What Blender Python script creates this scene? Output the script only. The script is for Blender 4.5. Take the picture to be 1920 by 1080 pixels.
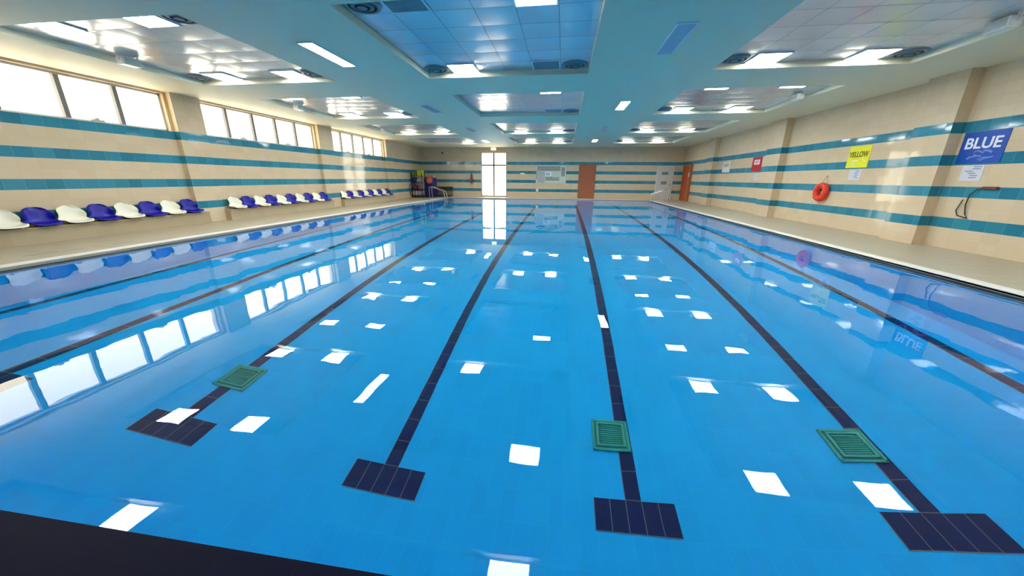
import bpy, bmesh, math, random
from mathutils import Vector, Matrix
S = bpy.context.scene
for o in list(bpy.data.objects):
    bpy.data.objects.remove(o)
C = S.collection
random.seed(4)
PI = math.pi

# ------------------------------------------------------------------ camera
EYE = 1.36
cd = bpy.data.cameras.new('camera')
cam = bpy.data.objects.new('camera', cd)
C.objects.link(cam)
cd.sensor_width = 36
cd.lens = 656.34 / 1920 * 36
cd.clip_start = 0.02
yaw, pit, rol = -0.1397, -0.3029, 0.00828
F = Vector((math.sin(yaw)*math.cos(pit), math.cos(yaw)*math.cos(pit), math.sin(pit)))
R0 = Vector((math.cos(yaw), -math.sin(yaw), 0))
U0 = R0.cross(F)
Rv = math.cos(rol)*R0 + math.sin(rol)*U0
Uv = -math.sin(rol)*R0 + math.cos(rol)*U0
m = Matrix((Rv, Uv, -F)).transposed().to_4x4()
m.translation = Vector((0, 0, EYE))
cam.matrix_world = m
S.camera = cam

# ------------------------------------------------------------------ daylight, exposure
SKY = 4.4
LAMP = 27.0
w = bpy.data.worlds.new('daylight')
S.world = w
w.use_nodes = True
bg = w.node_tree.nodes['Background']
bg.inputs['Color'].default_value = (1.0, 0.88, 0.68, 1)
bg.inputs['Strength'].default_value = SKY
S.view_settings.view_transform = 'Standard'
S.view_settings.look = 'None'
S.view_settings.exposure = 0.7
S.view_settings.gamma = 1.0
S.view_settings.use_curve_mapping = False
S.cycles.use_denoising = True
S.cycles.sample_clamp_indirect = 12.0
S.cycles.max_bounces = 14
S.cycles.diffuse_bounces = 6
S.cycles.glossy_bounces = 6
S.cycles.transmission_bounces = 12
S.cycles.caustics_refractive = True
S.cycles.caustics_reflective = True

# plan dimensions (metres; deck top z = 0)
XL, XR, YN, YF = -10.95, 8.17, -3.2, 27.2
ZC, ZP = 3.54, 3.65
PL, PR, P0, P1 = -8.4, 5.78, 0.82, 25.85
ZW, ZB = -0.05, -2.45
TILE = 0.212
BENCH_X = -10.61

def portal(loc, rot, sx, sy):
    l = bpy.data.lights.new('window_daylight', 'AREA')
    l.shape = 'RECTANGLE'; l.size = sx; l.size_y = sy
    l.cycles.is_portal = True
    o = bpy.data.objects.new('window_daylight', l)
    C.objects.link(o); o.location = loc; o.rotation_euler = rot
WINDOWS = [(4.0, 9.2), (10.1, 15.25), (16.3, 21.4)]
for a, b in WINDOWS:
    portal((XL-0.28, (a+b)/2, 3.03), (0, -PI/2, 0), 1.0, b-a)
portal((-5.3, YF+0.28, 1.6), (-PI/2, 0, 0), 2.0, 3.2)

# ------------------------------------------------------------------ mesh helpers
class MB:
    def __init__(s): s.bm = bmesh.new()
    def box(s, x0, x1, y0, y1, z0, z1, bev=0.0):
        r = bmesh.ops.create_cube(s.bm, size=1.0, matrix=Matrix.Translation(((x0+x1)/2, (y0+y1)/2, (z0+z1)/2)) @ Matrix.Diagonal((abs(x1-x0), abs(y1-y0), abs(z1-z0), 1)))
        if bev > 0:
            es = list({e for v in r['verts'] for e in v.link_edges})
            bmesh.ops.bevel(s.bm, geom=es, offset=bev, segments=2, affect='EDGES')
        return s
    def quad(s, *ps):
        s.bm.faces.new([s.bm.verts.new(p) for p in ps]); return s
    def cyl(s, c, r, h, axis='Z', n=24, r2=None):
        M = {'Z': Matrix.Identity(4), 'X': Matrix.Rotation(PI/2, 4, 'Y'), 'Y': Matrix.Rotation(-PI/2, 4, 'X')}[axis]
        bmesh.ops.create_cone(s.bm, cap_ends=True, segments=n, radius1=r, radius2=r if r2 is None else r2, depth=h, matrix=Matrix.Translation(c) @ M)
        return s
    def tube(s, pts, r, n=10, closed=False):
        pts = [Vector(p) for p in pts]
        rings = []
        N = len(pts)
        up = None
        for i, p in enumerate(pts):
            if closed: t = pts[(i+1) % N] - pts[i-1]
            else: t = pts[min(i+1, N-1)] - pts[max(i-1, 0)]
            t.normalize()
            if up is None:
                up = Vector((0, 0, 1)) if abs(t.z) < 0.9 else Vector((1, 0, 0))
            a = (up - t*up.dot(t)).normalized(); up = a
            b = t.cross(a)
            rings.append([s.bm.verts.new(p + r*(math.cos(2*PI*k/n)*a + math.sin(2*PI*k/n)*b)) for k in range(n)])
        for i in range(N if closed else N-1):
            A, B = rings[i], rings[(i+1) % N]
            for k in range(n):
                s.bm.faces.new((A[k], A[(k+1) % n], B[(k+1) % n], B[k]))
        if not closed:
            s.bm.faces.new(rings[0][::-1]); s.bm.faces.new(rings[-1])
        return s
    def lathe(s, prof, n=28, M=None):
        rings = []
        for r, z in prof:
            rings.append([s.bm.verts.new((r*math.cos(2*PI*k/n), r*math.sin(2*PI*k/n), z)) for k in range(n)])
        for A, B in zip(rings, rings[1:]):
            for k in range(n):
                s.bm.faces.new((A[k], A[(k+1) % n], B[(k+1) % n], B[k]))
        if M is not None:
            bmesh.ops.transform(s.bm, matrix=M, verts=[v for r in rings for v in r])
        return s
    def build(s, name, m, parent=None, loc=None, smooth=False):
        bmesh.ops.recalc_face_normals(s.bm, faces=s.bm.faces)
        me = bpy.data.meshes.new(name)
        s.bm.to_mesh(me); s.bm.free()
        if smooth:
            for p in me.polygons: p.use_smooth = True
        me.materials.append(m)
        o = bpy.data.objects.new(name, me)
        C.objects.link(o)
        if parent is not None: o.parent = parent
        if loc is not None: o.location = loc
        return o

def smooth_path(pts, r, k=6):
    """round the corners of a polyline"""
    pts = [Vector(p) for p in pts]
    out = [pts[0]]
    for a, b, c in zip(pts, pts[1:], pts[2:]):
        u = (a-b).normalized(); v = (c-b).normalized()
        p, q = b+u*r, b+v*r
        for i in range(k+1):
            t = i/k
            out.append((1-t)**2*p + 2*t*(1-t)*b + t*t*q)
    out.append(pts[-1])
    return out

def tag(o, label, cat, group=None):
    o['label'] = label; o['category'] = cat
    if group: o['group'] = group
    return o
def thing(name, label, cat, loc=(0, 0, 0), rz=0.0, group=None):
    o = bpy.data.objects.new(name, None)
    C.objects.link(o); o.location = loc; o.rotation_euler = (0, 0, rz)
    return tag(o, label, cat, group)
def struct(o):
    o['kind'] = 'structure'; return o
def copy_tree(root):
    r = root.copy(); C.objects.link(r)
    for ch in root.children:
        c = ch.copy(); C.objects.link(c); c.parent = r
        for g in ch.children:
            d = g.copy(); C.objects.link(d); d.parent = c
    return r
def text_mesh(name, body, size, m, parent, loc, rot, bold=0.0, sx=1.0, align='CENTER'):
    cu = bpy.data.curves.new(name, 'FONT')
    cu.body = body; cu.size = size; cu.align_x = align; cu.align_y = 'CENTER'
    cu.offset = bold; cu.extrude = 0.002
    t = bpy.data.objects.new(name, cu)
    C.objects.link(t)
    dg = bpy.context.evaluated_depsgraph_get()
    me = bpy.data.meshes.new_from_object(t.evaluated_get(dg))
    bpy.data.objects.remove(t)
    me.materials.clear(); me.materials.append(m)
    o = bpy.data.objects.new(name, me)
    C.objects.link(o); o.parent = parent; o.location = loc; o.rotation_euler = rot; o.scale = (sx, 1, 1)
    return o

# ------------------------------------------------------------------ materials
def lin(r, g, b):
    f = lambda c: (c/255/12.92) if c/255 <= 0.04045 else ((c/255+0.055)/1.055)**2.4
    return (f(r), f(g), f(b), 1)
class NT:
    def __init__(s, name):
        s.m = bpy.data.materials.new(name); s.m.use_nodes = True
        s.t = s.m.node_tree; s.n = s.t.nodes; s.p = s.n['Principled BSDF']
    def node(s, ty, **kw):
        n = s.n.new(ty)
        for k, v in kw.items(): setattr(n, k, v)
        return n
    def link(s, a, b): s.t.links.new(a, b)
    def math(s, op, a, b=None, c=None):
        n = s.node('ShaderNodeMath', operation=op)
        for i, v in enumerate((a, b, c)):
            if v is None: continue
            if isinstance(v, (int, float)): n.inputs[i].default_value = v
            else: s.link(v, n.inputs[i])
        return n.outputs[0]
    def mix(s, f, a, b):
        n = s.node('ShaderNodeMix', data_type='RGBA')
        for i, v in ((0, f), (6, a), (7, b)):
            if isinstance(v, (int, float)): n.inputs[i].default_value = v
            elif isinstance(v, tuple): n.inputs[i].default_value = v
            else: s.link(v, n.inputs[i])
        return n.outputs[2]
    def comb(s, x, y, z):
        n = s.node('ShaderNodeCombineXYZ')
        for i, v in enumerate((x, y, z)):
            if isinstance(v, (int, float)): n.inputs[i].default_value = v
            else: s.link(v, n.inputs[i])
        return n.outputs[0]
    def noise(s, scale, detail=3, vec=None):
        n = s.node('ShaderNodeTexNoise'); n.inputs['Scale'].default_value = scale; n.inputs['Detail'].default_value = detail
        if vec is not None: s.link(vec, n.inputs['Vector'])
        return n.outputs['Fac']
    def xyz(s):
        tc = s.node('ShaderNodeTexCoord')
        sp = s.node('ShaderNodeSeparateXYZ')
        s.link(tc.outputs['Object'], sp.inputs[0])
        return tc.outputs['Object'], sp.outputs[0], sp.outputs[1], sp.outputs[2]
    def tilt(s, cell, amt):
        """each tile sits very slightly out of plane"""
        wn = s.node('ShaderNodeTexWhiteNoise', noise_dimensions='3D'); s.link(cell, wn.inputs['Vector'])
        g = s.node('ShaderNodeNewGeometry')
        a = s.node('ShaderNodeVectorMath', operation='SUBTRACT'); s.link(wn.outputs['Color'], a.inputs[0]); a.inputs[1].default_value = (.5, .5, .5)
        b = s.node('ShaderNodeVectorMath', operation='SCALE'); s.link(a.outputs[0], b.inputs[0]); b.inputs['Scale'].default_value = amt
        c = s.node('ShaderNodeVectorMath', operation='ADD'); s.link(g.outputs['Normal'], c.inputs[0]); s.link(b.outputs[0], c.inputs[1])
        d = s.node('ShaderNodeVectorMath', operation='NORMALIZE'); s.link(c.outputs[0], d.inputs[0])
        s.link(d.outputs[0], s.p.inputs['Normal'])
        return wn.outputs['Value']

def mat(name, col, rough=0.5, metal=0.0, var=0.06, scale=6.0, spec=0.5, coat=0.0):
    q = NT(name)
    v, x, y, z = q.xyz()
    f = q.noise(scale, 3, v)
    d = tuple(max(0, c*(1-var)) for c in col[:3]) + (1,)
    e = tuple(min(1, c*(1+var)) for c in col[:3]) + (1,)
    q.link(q.mix(f, d, e), q.p.inputs['Base Color'])
    q.p.inputs['Roughness'].default_value = rough
    q.p.inputs['Metallic'].default_value = metal
    q.p.inputs['Specular IOR Level'].default_value = spec
    q.p.inputs['Coat Weight'].default_value = coat
    return q.m
def emit(name, col, strength):
    q = NT(name)
    q.p.inputs['Base Color'].default_value = (.8, .8, .8, 1)
    q.p.inputs['Emission Color'].default_value = col
    q.p.inputs['Emission Strength'].default_value = strength
    return q.m

def wall_tile_material():
    q = NT('glazed_wall_tile')
    v, x, y, z = q.xyz()
    g = q.node('ShaderNodeNewGeometry')
    sn = q.node('ShaderNodeSeparateXYZ'); q.link(g.outputs['True Normal'], sn.inputs[0])
    side = q.math('GREATER_THAN', q.math('ABSOLUTE', sn.outputs[0]), 0.5)
    u = q.math('ADD', q.math('MULTIPLY', side, y), q.math('MULTIPLY', q.math('SUBTRACT', 1.0, side), x))
    uu = q.math('DIVIDE', u, 0.30); zz = q.math('DIVIDE', z, TILE)
    cu = q.math('FLOOR', uu); cz = q.math('FLOOR', zz)
    fu = q.math('SUBTRACT', uu, cu); fz = q.math('SUBTRACT', zz, cz)
    grout = q.math('MAXIMUM', q.math('LESS_THAN', fu, 0.018), q.math('LESS_THAN', fz, 0.026))
    stripe = q.math('MULTIPLY', q.math('COMPARE', q.math('FLOORED_MODULO', cz, 3.0), 2.0, 0.1), q.math('LESS_THAN', cz, 11.5))
    rnd = q.tilt(q.comb(cu, cz, 0.0), 0.012)
    beige = q.mix(rnd, BEIGE1, BEIGE2)
    vein = q.math('MULTIPLY', q.noise(3.0, 5, q.comb(q.math('MULTIPLY', u, 0.6), q.math('MULTIPLY', z, 9.0), 0.0)), 0.16)
    beige = q.mix(vein, beige, lin(190, 150, 110))
    teal = q.mix(rnd, TEAL1, TEAL2)
    col = q.mix(stripe, beige, teal)
    col = q.mix(grout, col, q.mix(stripe, lin(198, 180, 150), lin(92, 150, 168)))
    q.link(col, q.p.inputs['Base Color'])
    upper = q.math('GREATER_THAN', cz, 11.5)      # satin finish above the top band
    q.link(q.math('ADD', q.math('ADD', 0.06, q.math('MULTIPLY', upper, 0.39)), q.math('MULTIPLY', grout, 0.6)), q.p.inputs['Roughness'])
    q.link(q.math('SUBTRACT', 0.55, q.math('MULTIPLY', upper, 0.35)), q.p.inputs['Specular IOR Level'])
    return q.m
def grid_material(name, c1, c2, cg, tx, ty, gw, rough, tilt=0.0, spec=0.5, metal=0.0, mottled=0.0, bow=0.0):
    q = NT(name)
    v, x, y, z = q.xyz()
    g = q.node('ShaderNodeNewGeometry')
    sn = q.node('ShaderNodeSeparateXYZ'); q.link(g.outputs['True Normal'], sn.inputs[0])
    flat = q.math('GREATER_THAN', q.math('ABSOLUTE', sn.outputs[2]), 0.5)
    sidex = q.math('GREATER_THAN', q.math('ABSOLUTE', sn.outputs[0]), 0.5)
    a = q.mix(sidex, q.comb(x, y, z), q.comb(z, y, x))
    sidey = q.math('GREATER_THAN', q.math('ABSOLUTE', sn.outputs[1]), 0.5)
    a = q.mix(sidey, a, q.comb(x, z, y))
    s2 = q.node('ShaderNodeSeparateXYZ'); q.link(a, s2.inputs[0])
    ux = q.math('DIVIDE', s2.outputs[0], tx); uy = q.math('DIVIDE', s2.outputs[1], ty)
    cx = q.math('FLOOR', ux); cy = q.math('FLOOR', uy)
    fx = q.math('SUBTRACT', ux, cx); fy = q.math('SUBTRACT', uy, cy)
    grout = q.math('MAXIMUM', q.math('LESS_THAN', fx, gw/tx), q.math('LESS_THAN', fy, gw/ty))
    cell = q.comb(cx, cy, 0.0)
    if tilt > 0: rnd = q.tilt(cell, tilt)
    else:
        wn = q.node('ShaderNodeTexWhiteNoise', noise_dimensions='3D'); q.link(cell, wn.inputs['Vector']); rnd = wn.outputs['Value']
    if bow > 0:
        src = q.p.inputs['Normal'].links[0].from_socket
        off = q.comb(q.math('MULTIPLY', q.math('SUBTRACT', fx, 0.5), bow*.5), q.math('MULTIPLY', q.math('SUBTRACT', fy, 0.5), bow), 0.0)
        ad = q.node('ShaderNodeVectorMath', operation='ADD'); q.link(src, ad.inputs[0]); q.link(off, ad.inputs[1])
        no = q.node('ShaderNodeVectorMath', operation='NORMALIZE'); q.link(ad.outputs[0], no.inputs[0])
        q.link(no.outputs[0], q.p.inputs['Normal'])
    if mottled > 0:
        rnd = q.math('ADD', q.math('MULTIPLY', rnd, 1-mottled), q.math('MULTIPLY', q.noise(4.0, 6, v), mottled))
    col = q.mix(grout, q.mix(rnd, c1, c2), cg)
    q.link(col, q.p.inputs['Base Color'])
    q.link(q.math('ADD', rough, q.math('MULTIPLY', grout, 0.3)), q.p.inputs['Roughness'])
    q.p.inputs['Specular IOR Level'].default_value = spec
    q.p.inputs['Metallic'].default_value = metal
    return q.m
def water_material():
    q = NT('pool_water')
    q.n.remove(q.p)
    g = q.node('ShaderNodeBsdfGlass'); g.inputs['IOR'].default_value = 1.333; g.inputs['Roughness'].default_value = 0.0
    g.inputs['Color'].default_value = (0.97, 1, 1, 1)
    tc = q.node('ShaderNodeTexCoord')
    n = q.node('ShaderNodeTexNoise'); n.inputs['Scale'].default_value = 1.6; n.inputs['Detail'].default_value = 2.0
    q.link(tc.outputs['Object'], n.inputs['Vector'])
    b = q.node('ShaderNodeBump'); b.inputs['Strength'].default_value = 1.0; b.inputs['Distance'].default_value = 0.002
    q.link(n.outputs['Fac'], b.inputs['Height'])
    q.link(b.outputs[0], g.inputs['Normal'])
    q.link(g.outputs[0], q.n['Material Output'].inputs['Surface'])
    return q.m
def pane_material():
    q = NT('window_glass')
    q.n.remove(q.p)
    t = q.node('ShaderNodeBsdfTransparent'); g = q.node('ShaderNodeBsdfGlossy'); g.inputs['Roughness'].default_value = 0.02
    t.inputs['Color'].default_value = (0.95, 0.97, 0.97, 1)
    mx = q.node('ShaderNodeMixShader'); mx.inputs[0].default_value = 0.06
    q.link(t.outputs[0], mx.inputs[1]); q.link(g.outputs[0], mx.inputs[2])
    q.link(mx.outputs[0], q.n['Material Output'].inputs['Surface'])
    return q.m

BEIGE1, BEIGE2 = lin(218, 195, 160), lin(224, 202, 168)
TEAL1, TEAL2 = lin(48, 122, 142), lin(62, 140, 160)
M_wall = wall_tile_material()
M_deck = grid_material('deck_tile', lin(168, 156, 130), lin(176, 164, 140), lin(160, 148, 122), 0.3, 0.3, 0.006, 0.35, mottled=0.5)
M_navy = grid_material('navy_edge_tile', lin(8, 9, 42), lin(11, 12, 48), lin(34, 32, 56), 0.3, 0.3, 0.005, 0.6, spec=0.15)
M_pool = grid_material('azure_pool_tile', lin(0, 182, 243), lin(0, 187, 247), lin(24, 195, 248), 0.15, 0.3, 0.006, 0.5, spec=0.2)
M_line = grid_material('navy_lane_tile', lin(6, 12, 72), lin(8, 16, 80), lin(140, 132, 126), 0.148, 0.3, 0.006, 0.5, spec=0.2)
M_ceil = mat('ceiling_paint', lin(230, 220, 188), 0.6, var=0.02)
M_panel = grid_material('ceiling_metal_panel', lin(214, 216, 218), lin(222, 224, 226), lin(84, 88, 94), 0.6, 0.6, 0.012, 0.19, tilt=0.015, spec=0.9, metal=0.4, bow=0.07)
M_coping = mat('coping_pale', lin(228, 224, 212), 0.35)
M_shadejoint = mat('shade_joint_dark', lin(40, 44, 60), 0.4)  # painted shade under the coping, and the dark deck joints
M_water = water_material()
M_pane = pane_material()
M_alu = mat('window_aluminium', lin(200, 200, 196), 0.35)
M_alug = mat('door_aluminium_grey', lin(118, 118, 118), 0.35)
M_white = mat('white_plastic', lin(238, 236, 226), 0.3)
M_blue = mat('blue_plastic', lin(18, 8, 150), 0.3, spec=0.35)
M_cream = mat('cream_white_plastic', lin(240, 235, 212), 0.22)
M_lamp = emit('lamp_panel_glow', (0.92, 0.97, 1.0, 1), LAMP)
M_off = mat('unlit_diffuser', lin(172, 186, 196), 0.25)
M_frame = mat('lamp_frame', lin(225, 225, 225), 0.4)
M_ringm = mat('outlet_grey', lin(110, 120, 124), 0.5)
M_black = mat('black_metal', lin(22, 22, 26), 0.4)
M_dgrey = mat('dark_grey', lin(60, 62, 66), 0.5)
M_steel = mat('brushed_steel', lin(215, 212, 205), 0.22, metal=0.6)
M_wood = mat('brown_door_wood', lin(168, 96, 56), 0.4, var=0.1, scale=3)
M_orange = mat('orange_door_wood', lin(196, 78, 34), 0.4, var=0.08, scale=3)
M_doorwhite = mat('white_door_paint', lin(214, 208, 200), 0.4)
M_green = mat('green_drain_plastic', lin(64, 172, 150), 0.45, spec=0.3)
M_greend = mat('green_drain_dark', lin(34, 132, 118), 0.5, spec=0.3)
M_ring = mat('ring_orange', lin(232, 58, 22), 0.4)
M_paper = mat('paper_print', lin(214, 212, 216), 0.6, var=0.12, scale=30)
M_ink = mat('grey_ink', lin(120, 118, 150), 0.6)
M_sblue = mat('sign_blue', lin(4, 74, 170), 0.4)
M_syel = mat('sign_yellow', lin(240, 232, 10), 0.35)
M_sred = mat('sign_red', lin(190, 30, 44), 0.35)
M_swhite = mat('sign_white', lin(226, 220, 210), 0.4)
M_txtwhite = mat('print_white', lin(240, 240, 244), 0.5)
M_txtolive = mat('print_olive', lin(120, 118, 10), 0.5)
M_txtgrey = mat('print_grey', lin(150, 140, 130), 0.5)
M_txtred = mat('print_pink', lin(212, 110, 110), 0.5)
M_pale = mat('print_pale_blue', lin(120, 150, 215), 0.5)
M_pyel = mat('print_pale_yellow', lin(250, 244, 170), 0.5)

# ------------------------------------------------------------------ setting: floor, pool, walls, ceiling
b = MB()
b.box(XL-.3, PL, YN, YF, -.25, 0); b.box(PR, XR+.3, YN, YF, -.25, 0)
b.box(PL, PR, P1, YF, -.25, 0)
deck = struct(b.build('floor', M_deck))
g = MB()
for y0, y1, dx in ((4.7, 5.15, 0), (5.2, 5.5, .05), (5.65, 5.8, .02), (5.95, 6.3, .06)): g.box(-9.24+dx, -9.225+dx, y0, y1, 0, .001)
g.build('dark_joint', M_shadejoint, deck)
struct(MB().box(PL, PR, YN, P0, -.25, 0).build('floor_near_edge', M_navy))
struct(MB().box(PL-.24, PL, P0, P1, -.042, .012, .006).build('trim_1', M_coping))
struct(MB().box(PR, PR+.22, P0, P1, -.03, .012, .006).build('trim_2', M_coping))
struct(MB().box(PL-.24, PR+.22, P1, P1+.22, -.03, .012, .006).build('trim_3', M_coping))
struct(MB().box(PL-.2, PL, P0, P1, -.25, -.06).build('wall_pool_rim', M_pool))
for i, (x0, x1, y0, y1) in enumerate([(PL-.2, PL-.001, P0-.1, P1), (PR+.001, PR+.2, P0-.1, P1), (PL-.2, PR+.2, P1+.001, P1+.2), (PL-.2, PR+.2, P0-.2, P0-.001)]):
    struct(MB().box(x0, x1, y0, y1, ZB-.2, -.25).build('wall_pool_' + ('left', 'right', 'far', 'near')[i], M_pool))
# shadowed face just under the coping, painted as a dark strip
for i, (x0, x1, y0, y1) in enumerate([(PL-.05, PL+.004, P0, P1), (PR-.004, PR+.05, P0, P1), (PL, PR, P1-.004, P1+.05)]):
    struct(MB().box(x0, x1, y0, y1, -.06 if i == 0 else -.13, -.044 if i == 0 else -.032).build('trim_%d' % (i+4), M_shadejoint))
pool_floor = struct(MB().box(PL-.2, PR+.2, P0-.2, P1+.2, ZB-.2, ZB).build('floor_pool', M_pool))
LX = [-6.3, -3.99, -1.635, 0.80, 3.185, 5.22]
for x in LX:
    lb = MB()
    lb.box(0, .148, .3, 20.9, 0, .006)
    lb.box(-.296, .444, 0, .3, 0, .006)
    lb.box(-.296, .444, 20.9, 21.2, 0, .006)
    lb.build('lane_line', M_line, pool_floor, (x-.074, 2.42, ZB))
MB().box(0, .14, 0, P1-P0, 0, .006).build('lane_line', M_line, pool_floor, (PL+.1, P0, ZB))
struct(MB().quad((PL-.03, P0-.15, ZW), (PR+.03, P0-.15, ZW), (PR+.03, P1+.04, ZW), (PL-.03, P1+.04, ZW)).build('water_surface', M_water))

# left wall with its window bays, pilasters
PIL = [(3.1, 4.0), (9.27, 10.1), (15.31, 16.3), (21.46, 22.4)]
SILL = TILE*12
b = MB()
b.box(XL-.3, XL, YN, YF, 0, SILL)
prev = YN
for a, c in WINDOWS + [(YF, YF)]:
    b.box(XL-.3, XL, prev, a, SILL, ZC+.01); prev = c
for a, c in WINDOWS: b.box(XL-.3, XL, a, c, ZC-.05, ZC+.01)
struct(b.build('wall_left', M_wall))
for i, (a, c) in enumerate(PIL): struct(MB().box(XL, XL+.15, a, c, 0, ZC+.005).build('trim_%d' % (10+i), M_wall))
b = MB()
b.box(XR, XR+.3, YN, YF, 0, ZC+.01)
struct(b.build('wall_right', M_wall))
for i, (a, c) in enumerate([(3.1, 4.0), (9.17, 10.04), (15.25, 16.25), (21.55, 22.45)]): struct(MB().box(7.93, XR, a, c, 0, ZC+.005).build('trim_%d' % (20+i), M_wall))
DX0, DX1, DZ = -6.27, -4.29, 3.2
b = MB()
b.box(XL-.3, DX0, YF, YF+.3, 0, ZC+.01); b.box(DX1, XR+.3, YF, YF+.3, 0, ZC+.01)
b.box(DX0, DX1, YF, YF+.3, DZ, ZC+.01); b.box(DX0, DX1, YF, YF+.3, -.1, .06)
struct(b.build('wall_far', M_wall))
struct(MB().box(XL-.3, XR+.3, YN-.3, YN, 0, ZC+.01).build('wall_near', M_wall))

# ceiling with its recessed bays
CX = [(-9.15, -5.55), (-3.2, 0.4), (2.9, 6.5)]
CY = [(-.1, 3.5), (5.15, 8.75), (10.4, 14.0), (15.65, 19.25), (20.9, 24.5)]
xs = sorted([XL-.3, XR+.3] + [v for c in CX for v in c]); ys = sorted([YN-.3, YF+.3] + [v for c in CY for v in c])
b = MB()
for i in range(len(xs)-1):
    for j in range(len(ys)-1):
        x0, x1, y0, y1 = xs[i], xs[i+1], ys[j], ys[j+1]
        if (x0, x1) in CX and (y0, y1) in CY:
            b.quad((x0, y0, ZC), (x0, y1, ZC), (x0, y1, ZP), (x0, y0, ZP)); b.quad((x1, y0, ZC), (x1, y0, ZP), (x1, y1, ZP), (x1, y1, ZC))
            b.quad((x0, y0, ZC), (x0, y0, ZP), (x1, y0, ZP), (x1, y0, ZC)); b.quad((x0, y1, ZC), (x1, y1, ZC), (x1, y1, ZP), (x0, y1, ZP))
        else:
            b.quad((x0, y0, ZC), (x1, y0, ZC), (x1, y1, ZC), (x0, y1, ZC))
bmesh.ops.remove_doubles(b.bm, verts=b.bm.verts, dist=1e-5)
ceiling = struct(b.build('ceiling', M_ceil))
for x0, x1 in CX:
    for y0, y1 in CY:
        MB().box(-.02, 3.62, -.02, 3.62, 0, .05).build('ceiling_panel', M_panel, ceiling, (x0, y0, ZP))

# windows: frame, mullions, panes, stays
for k, (a, c) in enumerate(WINDOWS):
    root = struct(bpy.data.objects.new('window_%d' % (k+1), None)); C.objects.link(root); root.location = (XL-.13, a, SILL)
    W, H = c-a, ZC-.05-SILL
    f = MB()
    f.box(-.03, .03, 0, W, 0, .045); f.box(-.03, .03, 0, W, H-.045, H); f.box(-.03, .03, 0, .05, 0, H); f.box(-.03, .03, W-.05, W, 0, H)
    f.build('window_frame', M_alu, root)
    n = 5
    for i in range(1, n):
        MB().box(-.04, .05, W*i/n-.045, W*i/n+.045, .045, H-.045).build('mullion', M_alug, root)
    for i in range(n):
        MB().box(-.004, .004, W*i/n+.03, W*(i+1)/n-.03, .045, H-.045).build('window_pane', M_pane, root)
    for i in (1, 3):
        y = W*(i+.5)/n
        sb = MB().box(.02, .05, y-.13, y+.13, .045, .075).box(.03, .06, y-.06, y+.02, .07, .11)
        sb.build('window_handle', M_alu, root)

# far glass door with transom
d = struct(bpy.data.objects.new('door_1', None)); C.objects.link(d); d.location = (DX0, YF+.1, 0)
W = DX1-DX0
f = MB()
f.box(0, .09, -.04, .04, .06, DZ); f.box(W-.09, W, -.04, .04, .06, DZ); f.box(0, W, -.04, .04, DZ-.05, DZ); f.box(0, W, -.04, .04, .06, .13)
f.build('door_frame', M_alu, d)
MB().box(.09, W-.09, -.045, .045, 2.25, 2.35).build('transom', M_alug, d)
MB().box(W/2-.055, W/2+.055, -.045, .045, .13, DZ-.05).build('mullion', M_alug, d)
for x0, x1 in ((.09, W/2-.035), (W/2+.035, W-.09)):
    MB().box(x0, x1, -.005, .005, .13, 2.27).build('door_pane', M_pane, d)
    MB().box(x0, x1, -.005, .005, 2.33, DZ-.05).build('transom_pane', M_pane, d)
for s in (-1, 1):
    MB().tube(smooth_path([(W/2+s*.07, -.04, 1.0), (W/2+s*.07, -.1, 1.0), (W/2+s*.07, -.1, 1.25), (W/2+s*.07, -.04, 1.25)], .03), .012).build('door_handle', M_alug, d)

def leaf_door(n, x0, w, h, leaf, frame, panels=None):
    d = struct(bpy.data.objects.new('door_%d' % n, None)); C.objects.link(d); d.location = (x0, YF, 0)
    f = MB()
    f.box(0, .06, -.05, 0, 0, h); f.box(w-.06, w, -.05, 0, 0, h); f.box(.06, w-.06, -.05, 0, h-.06, h)
    f.build('door_frame', frame, d)
    MB().box(.06, w-.06, -.03, 0, .005, h-.06).build('door_leaf', leaf, d)
    hb = MB().box(w-.16, w-.12, -.05, -.03, .95, 1.12).tube(smooth_path([(w-.14, -.04, 1.04), (w-.14, -.09, 1.04), (w-.26, -.09, 1.04)], .02), .01)
    hb.build('door_handle', M_steel, d)
    return d
leaf_door(2, 1.0, 1.2, 2.39, M_wood, M_wood)
d3 = leaf_door(3, 6.42, 1.14, 2.27, M_doorwhite, M_swhite)
M_louv = mat('grey_green_glass', lin(120, 138, 128), 0.15)
MB().box(.36, .78, -.045, -.028, 1.70, 1.89).build('door_window', M_louv, d3)
MB().box(.36, .74, -.045, -.028, 1.05, 1.25).build('door_window', M_louv, d3)
# orange side door on the right wall
d4 = struct(bpy.data.objects.new('door_4', None)); C.objects.link(d4); d4.location = (XR, 25.25, 0)
f = MB(); f.box(-.14, 0, 0, .1, 0, 2.34); f.box(-.14, 0, 1.4, 1.5, 0, 2.34); f.box(-.14, 0, .1, 1.4, 2.24, 2.34)
f.build('door_frame', M_wood, d4)
MB().box(-.05, 0, .1, .75, .005, 2.24).build('door_leaf', M_wood, d4)
MB().box(-.07, 0, .75, 1.4, .005, 2.24).build('door_leaf', M_orange, d4)
MB().box(-.06, -.05, .3, .52, 1.55, 1.82).build('door_notice', M_txtwhite, d4)
MB().tube(smooth_path([(-.05, .66, 1.04), (-.11, .66, 1.04), (-.11, .52, 1.04)], .02), .01).build('door_handle', M_steel, d4)

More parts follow.
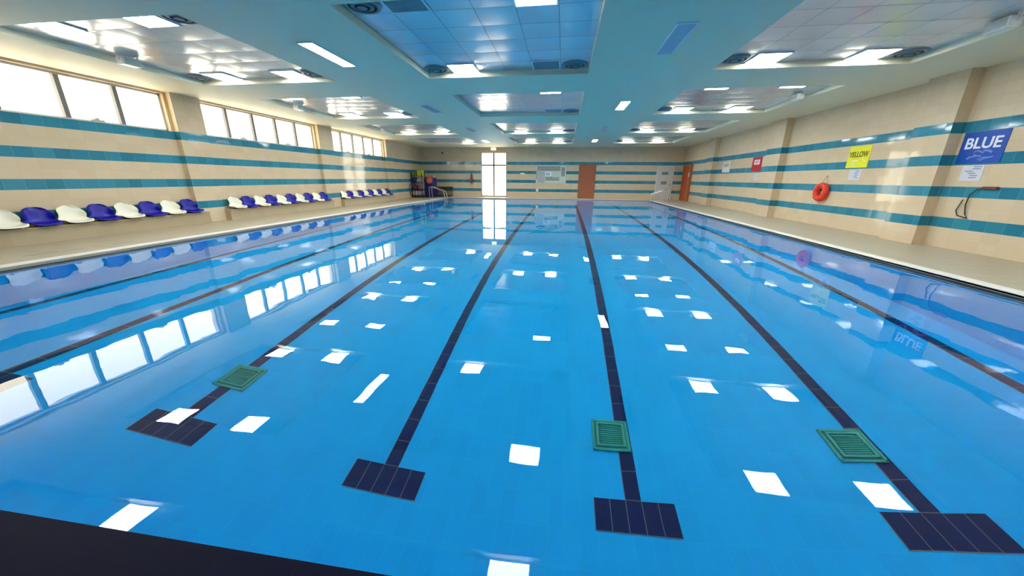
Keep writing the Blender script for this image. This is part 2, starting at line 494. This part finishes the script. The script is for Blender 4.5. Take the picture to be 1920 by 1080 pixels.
# ------------------------------------------------------------------ ceiling lights and air outlets
ROWN = {0: 'overhead', 1: 'nearest', 2: 'second', 3: 'third', 4: 'farthest'}
COLN = ('window-side', 'middle', 'right-hand')
def make_light():
    t = thing('ceiling_light', '', 'ceiling light', group='square panel lights in the ceiling bays')
    f = MB()
    f.box(-.3, .3, -.3, -.275, -.02, 0); f.box(-.3, .3, .275, .3, -.02, 0); f.box(-.3, -.275, -.275, .275, -.02, 0); f.box(.275, .3, -.275, .275, -.02, 0)
    f.build('light_frame', M_frame, t)
    MB().box(-.275, .275, -.275, .275, -.014, -.002).build('diffuser', M_lamp, t)
    return t
first_light = make_light()
used = [False]
def light(ci, ri, col, far):
    o = first_light if not used[0] else copy_tree(first_light)
    used[0] = True
    x0 = CX[ci][0]; y0 = CY[ri][0]
    o.location = (x0 + .6*col - .3, y0 + (3.3 if far else .3), ZP)
    o['label'] = 'square panel light, %s end of the %s %s ceiling bay, %s one' % ('far' if far else 'near', ROWN[ri], COLN[ci], 'left' if col == 2 else 'right')
LIGHTS = [(0, 0, 5, 1), (1, 0, 5, 1), (2, 0, 2, 1), (2, 0, 5, 1)]  # the right-hand overhead pair is unseen, added for extra fill light
for ri in (1, 2, 3):
    for ci in (0, 2):
        LIGHTS += [(ci, ri, 2, 1), (ci, ri, 5, 1), (ci, ri, 2, 0), (ci, ri, 5, 0)]
LIGHTS += [(1, 1, 2, 1), (1, 1, 5, 0), (1, 2, 5, 0), (1, 3, 2, 1), (1, 3, 5, 1), (1, 4, 2, 1), (1, 4, 5, 1), (2, 4, 2, 1), (2, 4, 5, 1), (0, 4, 5, 1)]
for a in LIGHTS: light(*a)

def make_strip(lit):
    t = thing('strip_light', '', 'strip light')
    f = MB()
    f.box(-.15, .15, -.68, -.65, -.015, 0); f.box(-.15, .15, .65, .68, -.015, 0); f.box(-.15, -.125, -.65, .65, -.015, 0); f.box(.125, .15, -.65, .65, -.015, 0)
    f.build('light_frame', M_frame, t)
    MB().box(-.125, .125, -.65, .65, -.01, -.002).build('diffuser', M_lamp if lit else M_off, t)
    return t
on, off = make_strip(True), make_strip(False)
fl = {True: False, False: False}
for x, y, lit, lab in [(-4.48, 7.0, 1, 'lit long strip light in the ceiling between window-side and middle bays, nearest'),
                       (-4.48, 12.3, 0, 'unlit strip light set in the ceiling beside the second middle bay, window side'),
                       (-4.48, 17.5, 0, 'unlit strip light set in the ceiling beside the third middle bay, window side'),
                       (-4.9, 22.8, 1, 'lit strip light in the ceiling above the tall glass door'),
                       (1.66, 6.95, 0, 'large unlit bluish strip light to the right of the nearest middle bay'),
                       (1.66, 12.35, 1, 'lit strip light right of the second middle bay'),
                       (1.66, 17.6, 0, 'unlit strip light right of the third middle bay'),
                       (1.66, 22.8, 1, 'lit strip light in the ceiling in front of the brown door')]:
    lit = bool(lit); src = on if lit else off
    o = src if not fl[lit] else copy_tree(src); fl[lit] = True
    o.location = (x, y, ZC); o['label'] = lab; o['group'] = 'strip lights in the flat ceiling'

def make_diffuser():
    t = thing('air_diffuser', '', 'air vent', group='round air outlets in the ceiling bays')
    MB().lathe([(.27, 0), (.26, -.02), (.20, -.035), (.19, -.02), (.215, -.006), (.215, 0)]).build('outer_ring', M_ringm, t, smooth=True)
    MB().lathe([(.165, -.005), (.16, -.03), (.11, -.045), (.10, -.03), (.12, -.008)]).build('inner_ring', M_ringm, t, smooth=True)
    MB().cyl((0, 0, -.035), .07, .02, r2=.05).build('centre_cone', M_ringm, t)
    MB().cyl((0, 0, -.003), .215, .004).build('dark_throat', M_black, t)
    return t
dif = make_diffuser(); ud = [False]
def diffuser(ci, ri, col, far):
    o = dif if not ud[0] else copy_tree(dif)
    ud[0] = True
    o.location = (CX[ci][0] + .6*col - .3, CY[ri][0] + (3.3 if far else .3), ZP)
    o['label'] = 'round air outlet, %s %s corner of the %s %s ceiling bay' % ('far' if far else 'near', 'left' if col == 1 else 'right', ROWN[ri], COLN[ci])
for a in [(0, 1, 6, 0), (0, 1, 6, 1), (0, 1, 1, 1), (1, 1, 1, 0), (1, 1, 1, 1), (1, 1, 6, 1), (2, 1, 1, 1), (2, 1, 6, 1), (0, 2, 6, 1), (1, 2, 6, 1), (2, 2, 1, 1), (1, 3, 6, 1), (2, 3, 1, 1), (2, 3, 6, 1), (2, 4, 1, 1), (1, 4, 6, 1)]:
    diffuser(*a)
def make_grille():
    t = thing('return_grille', '', 'air vent', group='square return air grilles')
    f = MB(); f.box(-.3, .3, -.3, -.27, -.012, 0); f.box(-.3, .3, .27, .3, -.012, 0); f.box(-.3, -.27, -.27, .27, -.012, 0); f.box(.27, .3, -.27, .27, -.012, 0)
    f.build('grille_frame', M_frame, t)
    s = MB()
    for k in range(18): s.box(-.27, .27, -.262+k*.03, -.248+k*.03, -.012, -.004)
    s.build('grille_slats', mat('grille_slat', lin(160, 170, 176), 0.4), t)
    MB().box(-.27, .27, -.27, .27, -.003, 0).build('grille_back', M_ringm, t)
    return t
gr = make_grille(); ug = [False]
for ci, ri, col, far, lab in [(1, 1, 2, 0, 'square return air grille at the near end of the nearest middle bay'), (1, 1, 5, 1, 'square return air grille at the far end of the nearest middle bay'), (1, 2, 5, 1, 'square return air grille at the far end of the second middle bay')]:
    o = gr if not ug[0] else copy_tree(gr)
    ug[0] = True
    o.location = (CX[ci][0] + .6*col - .3, CY[ri][0] + (3.3 if far else .3), ZP); o['label'] = lab

def make_speaker():
    t = thing('box_speaker', '', 'speaker', group='white box speakers on the ceiling')
    MB().box(-.09, .09, -.17, .17, -.17, -.03, .02).build('housing', M_white, t)
    MB().box(.085, .1, -.14, .14, -.15, -.05).build('grille', mat('speaker_grille', lin(205, 198, 180), 0.6), t)
    for s in (-1, 1): MB().box(-.015, .015, s*.175-.006, s*.175+.006, -.11, 0).build('bracket', M_frame, t)
    return t
sp = make_speaker(); us = [False]
for x, y, rz, lab in [(-8.85, 6.95, 0, 'white box speaker hanging above the first window, edge of the nearest bay'), (-8.85, 11.75, 0, 'white box speaker hanging above the second window'), (-8.85, 17.5, 0, 'white box speaker hanging above the third window'), (6.2, 6.95, PI, 'white box speaker at the right edge of the nearest right-hand bay'), (6.2, 11.7, PI, 'white box speaker at the right edge of the second right-hand bay')]:
    o = sp if not us[0] else copy_tree(sp)
    us[0] = True
    o.location = (x, y, ZP); o.rotation_euler = (0, 0, rz); o['label'] = lab

# ------------------------------------------------------------------ benches and bucket seats (left side)
BENCH = [(4.01, 9.42, 9.26, 'tiled bench under the nearest blue and white seat row'), (10.11, 15.5, 15.30, 'tiled bench under the middle blue and white seat row'), (16.31, 21.75, 21.45, 'tiled bench under the farthest blue and white seat row')]
M_bench = grid_material('bench_tile', lin(182, 164, 132), lin(187, 169, 137), lin(172, 155, 124), 0.3, 0.33, 0.004, 0.3)
for a, c, k, lab in BENCH:
    D = BENCH_X-XL-.01
    b = MB().box(0, D, 0, k-a, 0, .30).box(.145, D, k-a, c-a, 0, .30)
    t = thing('bench', lab, 'bench', (XL+.01, a, 0), group='tiled benches along the window wall')
    b.build('bench_body', M_bench, t)
    MB().box(0, D+.02, 0, k-a, .30, .335).box(.145, D+.02, k-a, c-a+.01, .30, .335).build('bench_top', M_bench, t)

def seat_mesh():
    # moulded bucket shell: rows run from the front lip, over the pan, up the back
    prof = [(.40, .026, .20), (.37, .046, .228), (.30, .044, .242), (.22, .036, .246), (.14, .042, .246), (.085, .07, .244), (.055, .12, .241), (.035, .18, .236), (.018, .24, .226), (.003, .298, .206), (-.012, .342, .17), (-.022, .368, .12), (-.028, .38, .06)]
    bm = bmesh.new(); rows = []
    nu = 12
    for i, (px, pz, hw) in enumerate(prof):
        row = []
        back = min(1, max(0, (pz-.06)/.12))
        for k in range(nu+1):
            t = -1 + 2*k/nu
            e = abs(t)**3
            x = px + back*.12*e*(1 if i < 9 else .5)
            z = pz + (1-back)*.05*e*(0.2 if i < 2 else 1)
            if i < 2: x -= .05*e
            row.append(bm.verts.new((x, t*hw, z)))
        rows.append(row)
    for A, B in zip(rows, rows[1:]):
        for k in range(nu): bm.faces.new((A[k], A[k+1], B[k+1], B[k]))
    bmesh.ops.recalc_face_normals(bm, faces=bm.faces)
    return bm
def make_seat(name, m):
    me = bpy.data.meshes.new(name)
    bm = seat_mesh(); bm.to_mesh(me); bm.free()
    for p in me.polygons: p.use_smooth = True
    me.materials.append(m)
    t = thing('bucket_seat', '', 'seat')
    o = bpy.data.objects.new('seat_shell', me); C.objects.link(o); o.parent = t
    so = o.modifiers.new('thickness', 'SOLIDIFY'); so.thickness = .014; so.offset = 0
    su = o.modifiers.new('rounding', 'SUBSURF'); su.levels = 1; su.render_levels = 2
    fb = MB()
    fb.box(.10, .32, -.11, .11, 0, .03)
    fb.build('seat_mount', M_dgrey, t)
    return t
protos = {'blue': make_seat('blue_seat', M_blue), 'white': make_seat('white_seat', M_cream)}
used_s = {'blue': False, 'white': False}
ORD = ['first', 'second', 'third', 'fourth', 'fifth']
SEATS = [(5.40, .514, 8, 'nearest'), (10.5, .504, 10, 'middle'), (16.58, .508, 10, 'farthest')]
for y0, pitch, n, rn in SEATS:
    for i in range(n):
        colr = 'white' if i % 2 == 0 else 'blue'
        o = protos[colr] if not used_s[colr] else copy_tree(protos[colr])
        used_s[colr] = True
        o.location = (XL+.07, y0+i*pitch, .335)
        o['label'] = '%s bucket seat, %s %s one from the near end of the %s bench' % (colr, ORD[i//2], colr, rn)
        o['group'] = 'bucket seats on the %s bench' % rn

# ------------------------------------------------------------------ pool things
def make_drain():
    t = thing('drain_cover', '', 'drain cover', group='green drain covers on the pool floor')
    f = MB()
    for k, (r, h) in enumerate([(.20, .02), (.155, .035)]):
        for (x0, x1, y0, y1) in ((-r, r, -r, -r+.025), (-r, r, r-.025, r), (-r, -r+.025, -r, r), (r-.025, r, -r, r)):
            f.box(x0, x1, y0, y1, 0, h)
    f.build('drain_rim', M_green, t)
    MB().box(-.195, .195, -.195, .195, 0, .014).build('drain_plate', M_greend, t)
    s = MB()
    for k in range(9): s.box(-.115, .115, -.112+k*.026, -.10+k*.026, .012, .028)
    s.build('drain_slats', M_green, t)
    return t
dr = make_drain(); u2 = [False]
for x, y, lab in [(.66, 3.44, 'green square drain cover on the third lane line, right of the middle of the pool'), (-3.96, 3.40, 'green square drain cover on the first lane line, toward the windows'), (3.03, 3.40, 'green square drain cover on the rightmost near lane line')]:
    o = dr if not u2[0] else copy_tree(dr)
    u2[0] = True
    o.location = (x, y, ZB+.006); o['label'] = lab

def make_ladder(lab, loc, s):
    t = thing('pool_ladder', lab, 'pool ladder', loc)
    for y in (-.25, .25):
        MB().tube(smooth_path([(0, y, 0), (-s*.03, y, .62), (-s*.0, y, .76), (s*.18, y, .76), (s*.98, y, .46), (s*1.08, y, .2), (s*1.1, y, -1.3)], .09), .022, 12).build('handrail', M_steel, t, smooth=True)
        MB().cyl((0, y, .01), .055, .02).build('anchor_flange', M_steel, t)
    for z in (-.4, -.7, -1.0):
        MB().box(s*1.07-.04, s*1.07+.04, -.25, .25, z-.012, z+.012).build('step', M_steel, t)
    return t
make_ladder('steel pool ladder with two handrails at the far left edge, beside the storage rack', (-9.42, 24.9, 0), 1)
make_ladder('steel pool ladder with two handrails at the far right edge, near the white door', (6.75, 24.9, 0), -1)

# ------------------------------------------------------------------ far left corner: rack, mats, trolley
t = thing('storage_rack', 'black storage rack in the far left corner holding bags and pool toys', 'rack', (-10.9, 24.95, 0))
RW, RD = .86, .6
for x in (.03, RW-.03):
    for y in (.03, RD-.03):
        MB().box(x-.02, x+.02, y-.02, y+.02, 0, 1.72).build('post', M_black, t)
for z in (.12, .56, 1.03, 1.5):
    MB().box(0, RW, 0, RD, z-.03, z).build('shelf', M_black, t)
MB().tube(smooth_path([(-.02, 0, .1), (-.02, -.25, .3), (-.02, -.25, .85), (-.02, 0, 1.0)], .12), .018).build('push_handle', M_dgrey, t, smooth=True)
def sack(name, lab, cat, m, loc, sx, sy, sz, group=None):
    bm = bmesh.new()
    bmesh.ops.create_icosphere(bm, subdivisions=3, radius=1.0)
    for v in bm.verts:
        f = lambda c: math.copysign(abs(c)**.6, c)
        n = 1 + .06*math.sin(7*v.co.x+3*v.co.z+loc[0]*9)*math.cos(5*v.co.y+loc[0])
        v.co = Vector((f(v.co.x)*sx*n, f(v.co.y)*sy*n, (f(v.co.z)+1)*sz))
    zmin = min(v.co.z for v in bm.verts)
    for v in bm.verts: v.co.z -= zmin
    me = bpy.data.meshes.new(name); bm.to_mesh(me); bm.free()
    for p in me.polygons: p.use_smooth = True
    me.materials.append(m)
    o = bpy.data.objects.new(name, me); C.objects.link(o); o.location = loc
    return tag(o, lab, cat, group)
def cr(x, y, z): return (-10.9+x, 24.95+y, z)
M_pinkbag = mat('plum_bag', lin(120, 40, 88), 0.6); M_whitebag = mat('white_bag', lin(196, 186, 190), 0.6)
M_pink = mat('pink_ball', lin(186, 72, 130), 0.4); M_bluebag = mat('blue_bag', lin(28, 62, 120), 0.6)
M_lime = mat('lime_bin', lin(205, 214, 36), 0.45); M_olive = mat('olive_bin', lin(110, 140, 62), 0.5); M_mat = mat('navy_mat', lin(22, 20, 104), 0.35)
M_coral = mat('coral_float', lin(206, 96, 84), 0.5); M_peach = mat('peach_float', lin(200, 150, 120), 0.5)
for i in range(4):
    sack('white_sack', 'white soft sack on the lowest rack shelf, %s of four from the wall' % ORD[i], 'sack', M_whitebag, cr(.12+i*.205, .26, .122), .092, .2, .19, 'white sacks on the lowest shelf')
sack('plum_bag', 'dark plum bag lying on the second rack shelf', 'bag', M_pinkbag, cr(.24, .3, .562), .2, .22, .15)
sack('pink_ball', 'pink ball beside the plum bag on the second rack shelf', 'ball', M_pink, cr(.58, .16, .562), .1, .1, .12)
sack('white_float', 'white float at the outer end of the second rack shelf', 'float', M_whitebag, cr(.765, .26, .562), .08, .2, .17)
sack('blue_bag', 'blue bag on the third rack shelf next to the wall', 'bag', M_bluebag, cr(.22, .3, 1.032), .17, .22, .19)
for i in range(3):
    sack('white_float', 'white float on the third rack shelf, %s after the blue bag' % ORD[i], 'float', M_whitebag, cr(.46+i*.15, .26, 1.032), .065, .18, .14, 'white floats on the third shelf')
def bin_(name, lab, m, loc, w, dd, h):
    t = thing(name, lab, 'bin', loc)
    b = MB()
    b.box(-w/2, w/2, -dd/2, dd/2, 0, .02)
    for x0, x1, y0, y1 in ((-w/2, -w/2+.015, -dd/2, dd/2), (w/2-.015, w/2, -dd/2, dd/2), (-w/2, w/2, -dd/2, -dd/2+.015), (-w/2, w/2, dd/2-.015, dd/2)): b.box(x0, x1, y0, y1, .02, h)
    b.build('bin_body', m, t)
    r = MB()
    for x0, x1, y0, y1 in ((-w/2-.015, w/2+.015, -dd/2-.015, -dd/2), (-w/2-.015, w/2+.015, dd/2, dd/2+.015), (-w/2-.015, -w/2, -dd/2, dd/2), (w/2, w/2+.015, -dd/2, dd/2)): r.box(x0, x1, y0, y1, h-.03, h)
    r.build('bin_rim', m, t)
bin_('yellow_bin', 'bright yellow plastic bin on top of the storage rack', M_lime, cr(.65, .26, 1.502), .36, .38, .36)
bin_('green_bin', 'olive green plastic bin on top of the storage rack', M_olive, cr(.24, .28, 1.502), .36, .38, .26)
b = MB()
for i, x in enumerate((.0, .14, .28, .42)):
    o = MB().box(0, .125, 0, 1.05, 0, 1.42-.02*i, .02).build('navy_mat', M_mat, None, (-10.0+x, 25.25, 0))
    tag(o, 'navy foam mat standing upright beside the storage rack, %s from the rack' % ORD[i], 'foam mat', 'navy foam mats by the rack')
o = MB().lathe([(.02, -.05), (.2, -.045), (.235, -.02), (.24, 0), (.235, .02), (.2, .045), (.02, .05)], 24, Matrix.Rotation(PI/2, 4, 'X')).build('coral_float', M_coral, None, (-9.6, 25.19, 1.2), True)
tag(o, 'round coral pink float propped against the navy mats', 'float')
o = MB().box(-.3, .3, -.2, .2, 0, .09, .03).build('peach_float', M_peach, None, (-9.68, 25.62, 1.42))
tag(o, 'peach coloured float lying on top of the navy mats', 'float')
t = thing('low_trolley', 'low dark framed trolley at the far wall beside the navy mats', 'trolley', (-9.75, 26.6, 0))
for x in (0, .62, 1.24):
    for y in (0, .5): MB().box(x-.015, x+.015, y-.015, y+.015, .04, .72).build('leg', M_dgrey, t)
MB().box(-.02, 1.26, -.02, .52, .70, .74).build('top_frame', M_dgrey, t)
MB().box(.02, .6, -.01, .5, .5, .69).build('dark_crate', mat('dark_crate', lin(58, 52, 20), .5), t)
MB().box(.64, 1.22, -.01, .5, .5, .69).build('dark_crate', mat('dark_crate', lin(58, 52, 20), .5), t)
MB().box(-.02, 1.26, -.02, .52, .1, .13).build('shelf', M_dgrey, t)

# ------------------------------------------------------------------ far wall fixtures
t = thing('fire_extinguisher', 'dark red fire extinguisher on the far wall left of the glass door', 'fire extinguisher', (-7.0, YF-.1, 1.0))
MB().lathe([(.001, 0), (.075, 0), (.085, .03), (.085, .42), (.05, .5), (.03, .52), (.001, .52)], 20).build('cylinder', mat('extinguisher_red', lin(150, 40, 30), .3), t, smooth=True)
MB().cyl((0, 0, .55), .02, .08).box(-.08, .02, -.012, .012, .58, .61).build('valve_handle', M_black, t)
MB().tube(smooth_path([(.03, 0, .55), (.12, 0, .62), (.14, 0, .35), (.11, 0, .12)], .06), .012).build('hose', M_black, t)
MB().box(-.04, .04, .08, .1, .1, .7).build('bracket', M_dgrey, t)
t = thing('exit_sign', 'small glowing yellow-green exit sign above the glass door', 'exit sign', (-5.27, YF-.06, 3.33))
MB().box(-.2, .2, -.03, .06, -.01, .2, .01).build('sign_housing', M_white, t)
MB().box(-.18, .18, -.036, -.03, .01, .18).build('sign_face', emit('exit_sign_glow', (0.75, 0.95, 0.35, 1), 1.6), t)
t = thing('smoke_detector', 'small round white detector on the ceiling near the glass door', 'smoke detector', (-3.4, 24.9, ZC))
MB().lathe([(.001, -.06), (.05, -.055), (.075, -.03), (.09, -.02), (.09, 0)], 20).build('detector_body', M_white, t, smooth=True)
t = thing('dome_camera', 'small dark camera high on the far wall above the rack', 'camera', (-9.2, YF, 3.15))
MB().box(-.06, .06, -.05, 0, -.05, .07).build('camera_base', M_dgrey, t)
MB().lathe([(.001, -.07), (.04, -.055), (.06, -.02), (.06, 0)], 16).build('camera_dome', M_black, t, (0, -.07, 0), True)
o = MB().box(-.16, .16, -.03, 0, -.05, .05, .01).build('wall_plate', M_white, None, (-3.1, YF, 1.72))
tag(o, 'small white plate on the far wall between glass door and notice board', 'wall plate')
o = MB().box(-.09, .09, -.05, 0, -.1, .1, .01).build('junction_box', M_white, None, (-1.98, YF, .55))
tag(o, 'small white box on the far wall below the notice board', 'junction box')
t = thing('notice_board', 'large pale notice board with printed rows between glass door and brown door', 'notice board', (-2.1, YF-.004, 1.06))
MB().box(0, 2.2, -.03, 0, 0, 1.24).build('board_panel', mat('notice_board_pale', lin(206, 210, 190), .4), t)
MB().box(.12, .66, -.036, -.03, .02, .82).build('grey_poster', mat('poster_grey', lin(176, 180, 176), .5), t)
MB().box(.68, 1.12, -.036, -.03, .46, .80).build('white_poster', M_txtwhite, t)
MB().box(1.22, 1.7, -.036, -.03, .42, .78).build('pale_poster', mat('poster_pale', lin(196, 208, 190), .5), t)
r = MB()
for z in (1.12, 1.04, .96, .88): r.box(.08, 1.78, -.034, -.03, z, z+.042)
for z in (.40, .30, .20): r.box(.70, 1.72, -.034, -.03, z, z+.045)
for k in range(7): r.box(1.84, 2.12, -.034, -.03, .5+k*.09, .545+k*.09)
for k in range(6): r.box(.0, .1, -.034, -.03, .3+k*.1, .345+k*.1)
for x in (.75, .85, .95): r.box(x, x+.04, -.04, -.035, .52, .74)
r.build('printed_rows', M_dgrey, t)

# ------------------------------------------------------------------ right wall: signs, papers, life ring, hose
RZ = (PI/2, 0, -PI/2)
def wall_sign(name, lab, y, z, w, h, m, body, tsize, mt, bold, deco, tz, sx=1.0):
    t = thing(name, lab, 'sign', (XR, y, z), group='colour name signs on the right wall')
    MB().box(-.012, 0, -w/2, w/2, -h/2, h/2).build('sign_panel', m, t)
    if name == 'red_sign':
        MB().box(-.015, -.01, -w*.28, w*.28, -.02, h*.3).build('white_plate', M_txtwhite, t)
    text_mesh('lettering', body, tsize, mt, t, (-.017, 0, tz), RZ, bold, sx)
    if deco:
        rr = random.Random(len(body)); d = MB()
        for k in range(7):
            cy = (rr.random()-.5)*w*.7; cz = -h*.12-rr.random()*h*.27; L = .05+.1*rr.random()
            an = rr.random()*PI
            p = [(-.0135, cy-L*math.cos(an), cz-L*math.sin(an)*.45), (-.0135, cy+.03*rr.random(), cz+.04*rr.random()), (-.0135, cy+L*math.cos(an), cz+L*math.sin(an)*.45)]
            d.tube(p, .009+.012*rr.random(), 5)
        d.build('swimmer_print', deco, t)
    return t
wall_sign('blue_sign', 'blue sign with white word BLUE on the right wall, nearest sign', 8.70, 2.03, .80, .60, M_sblue, 'BLUE', .29, M_txtwhite, .006, M_pale, .07)
wall_sign('yellow_sign', 'bright yellow sign with word YELLOW on the right wall above the life ring', 11.78, 2.02, .76, .58, M_syel, 'YELLOW', .2, M_txtolive, .006, M_pyel, .06, .85)
wall_sign('red_sign', 'red sign with word RED in a white box on the right wall', 17.3, 2.04, .78, .58, M_sred, 'RED', .16, M_txtred, .004, None, .08)
wall_sign('white_sign', 'white sign with grey word WHITE on the right wall, farthest sign', 20.3, 2.01, .86, .52, M_swhite, 'WHITE', .19, M_txtgrey, .004, None, .07)
def paper(lab, y, z, w, h):
    t = thing('paper_notice', lab, 'paper', (XR, y, z), group='white papers under the colour signs')
    MB().box(-.006, 0, -w/2, w/2, -h/2, h/2).build('paper_sheet', M_paper, t)
    r = MB(); rr = random.Random(int(y*10))
    for k in range(6):
        a = (rr.random()-.5)*w*.5; r.box(-.009, -.006, a-w*.2, a+w*.15, h*.38-k*h*.14, h*.38-k*h*.14+h*.05)
    r.build('printed_lines', M_ink, t)
    return t
paper('white paper notice curling under the blue sign', 8.72, 1.54, .40, .30)
paper('white paper notice under the yellow sign', 11.75, 1.54, .42, .28)
paper('small pale paper notice under the red sign', 17.15, 1.52, .36, .28)
t = thing('life_ring', 'orange-red life ring hanging on the right wall below the yellow sign', 'life ring', (XR-.09, 12.8, 1.03))
n = 48; pts = [(0, .215*math.cos(2*PI*k/n), .205*math.sin(2*PI*k/n)) for k in range(n)]
MB().tube(pts, .085, 14, True).build('ring_body', M_ring, t, smooth=True)
for a in (PI/4, 3*PI/4, 5*PI/4, 7*PI/4):
    cpt = Vector((0, .215*math.cos(a), .205*math.sin(a))); u = Vector((0, math.cos(a), math.sin(a)))
    p = [cpt + .088*(math.cos(2*PI*k/16)*u + math.sin(2*PI*k/16)*Vector((1, 0, 0))) for k in range(16)]
    MB().tube(p, .008, 6, True).build('ring_band', mat('band_pale', lin(225, 110, 70), .5), t)
MB().tube([(.03, -.12, .25), (.07, -.03, .46), (.08, 0, .48), (.07, .03, .46), (.03, .12, .25)], .006, 6).build('hanging_cord', M_txtgrey, t)
MB().cyl((.085, 0, .48), .014, .06, 'X').build('wall_hook', M_steel, t)
t = thing('wall_hose', 'thin dark hose looped from a red-brown holder on the right wall below the blue sign', 'hose', (XR, 8.3, 1.26))
MB().box(-.05, 0, -.17, .1, -.025, .025, .01).build('holder', mat('rust_holder', lin(120, 62, 46), .5), t)
MB().tube([(-.04, .05, .0), (-.04, .16, -.02), (-.04, .26, -.14), (-.04, .27, -.34), (-.035, .22, -.52), (-.03, .16, -.6), (-.03, .36, -.56), (-.03, .42, -.46), (-.03, .36, -.24)], .011, 8).build('hose_tube', M_dgrey, t, smooth=True)
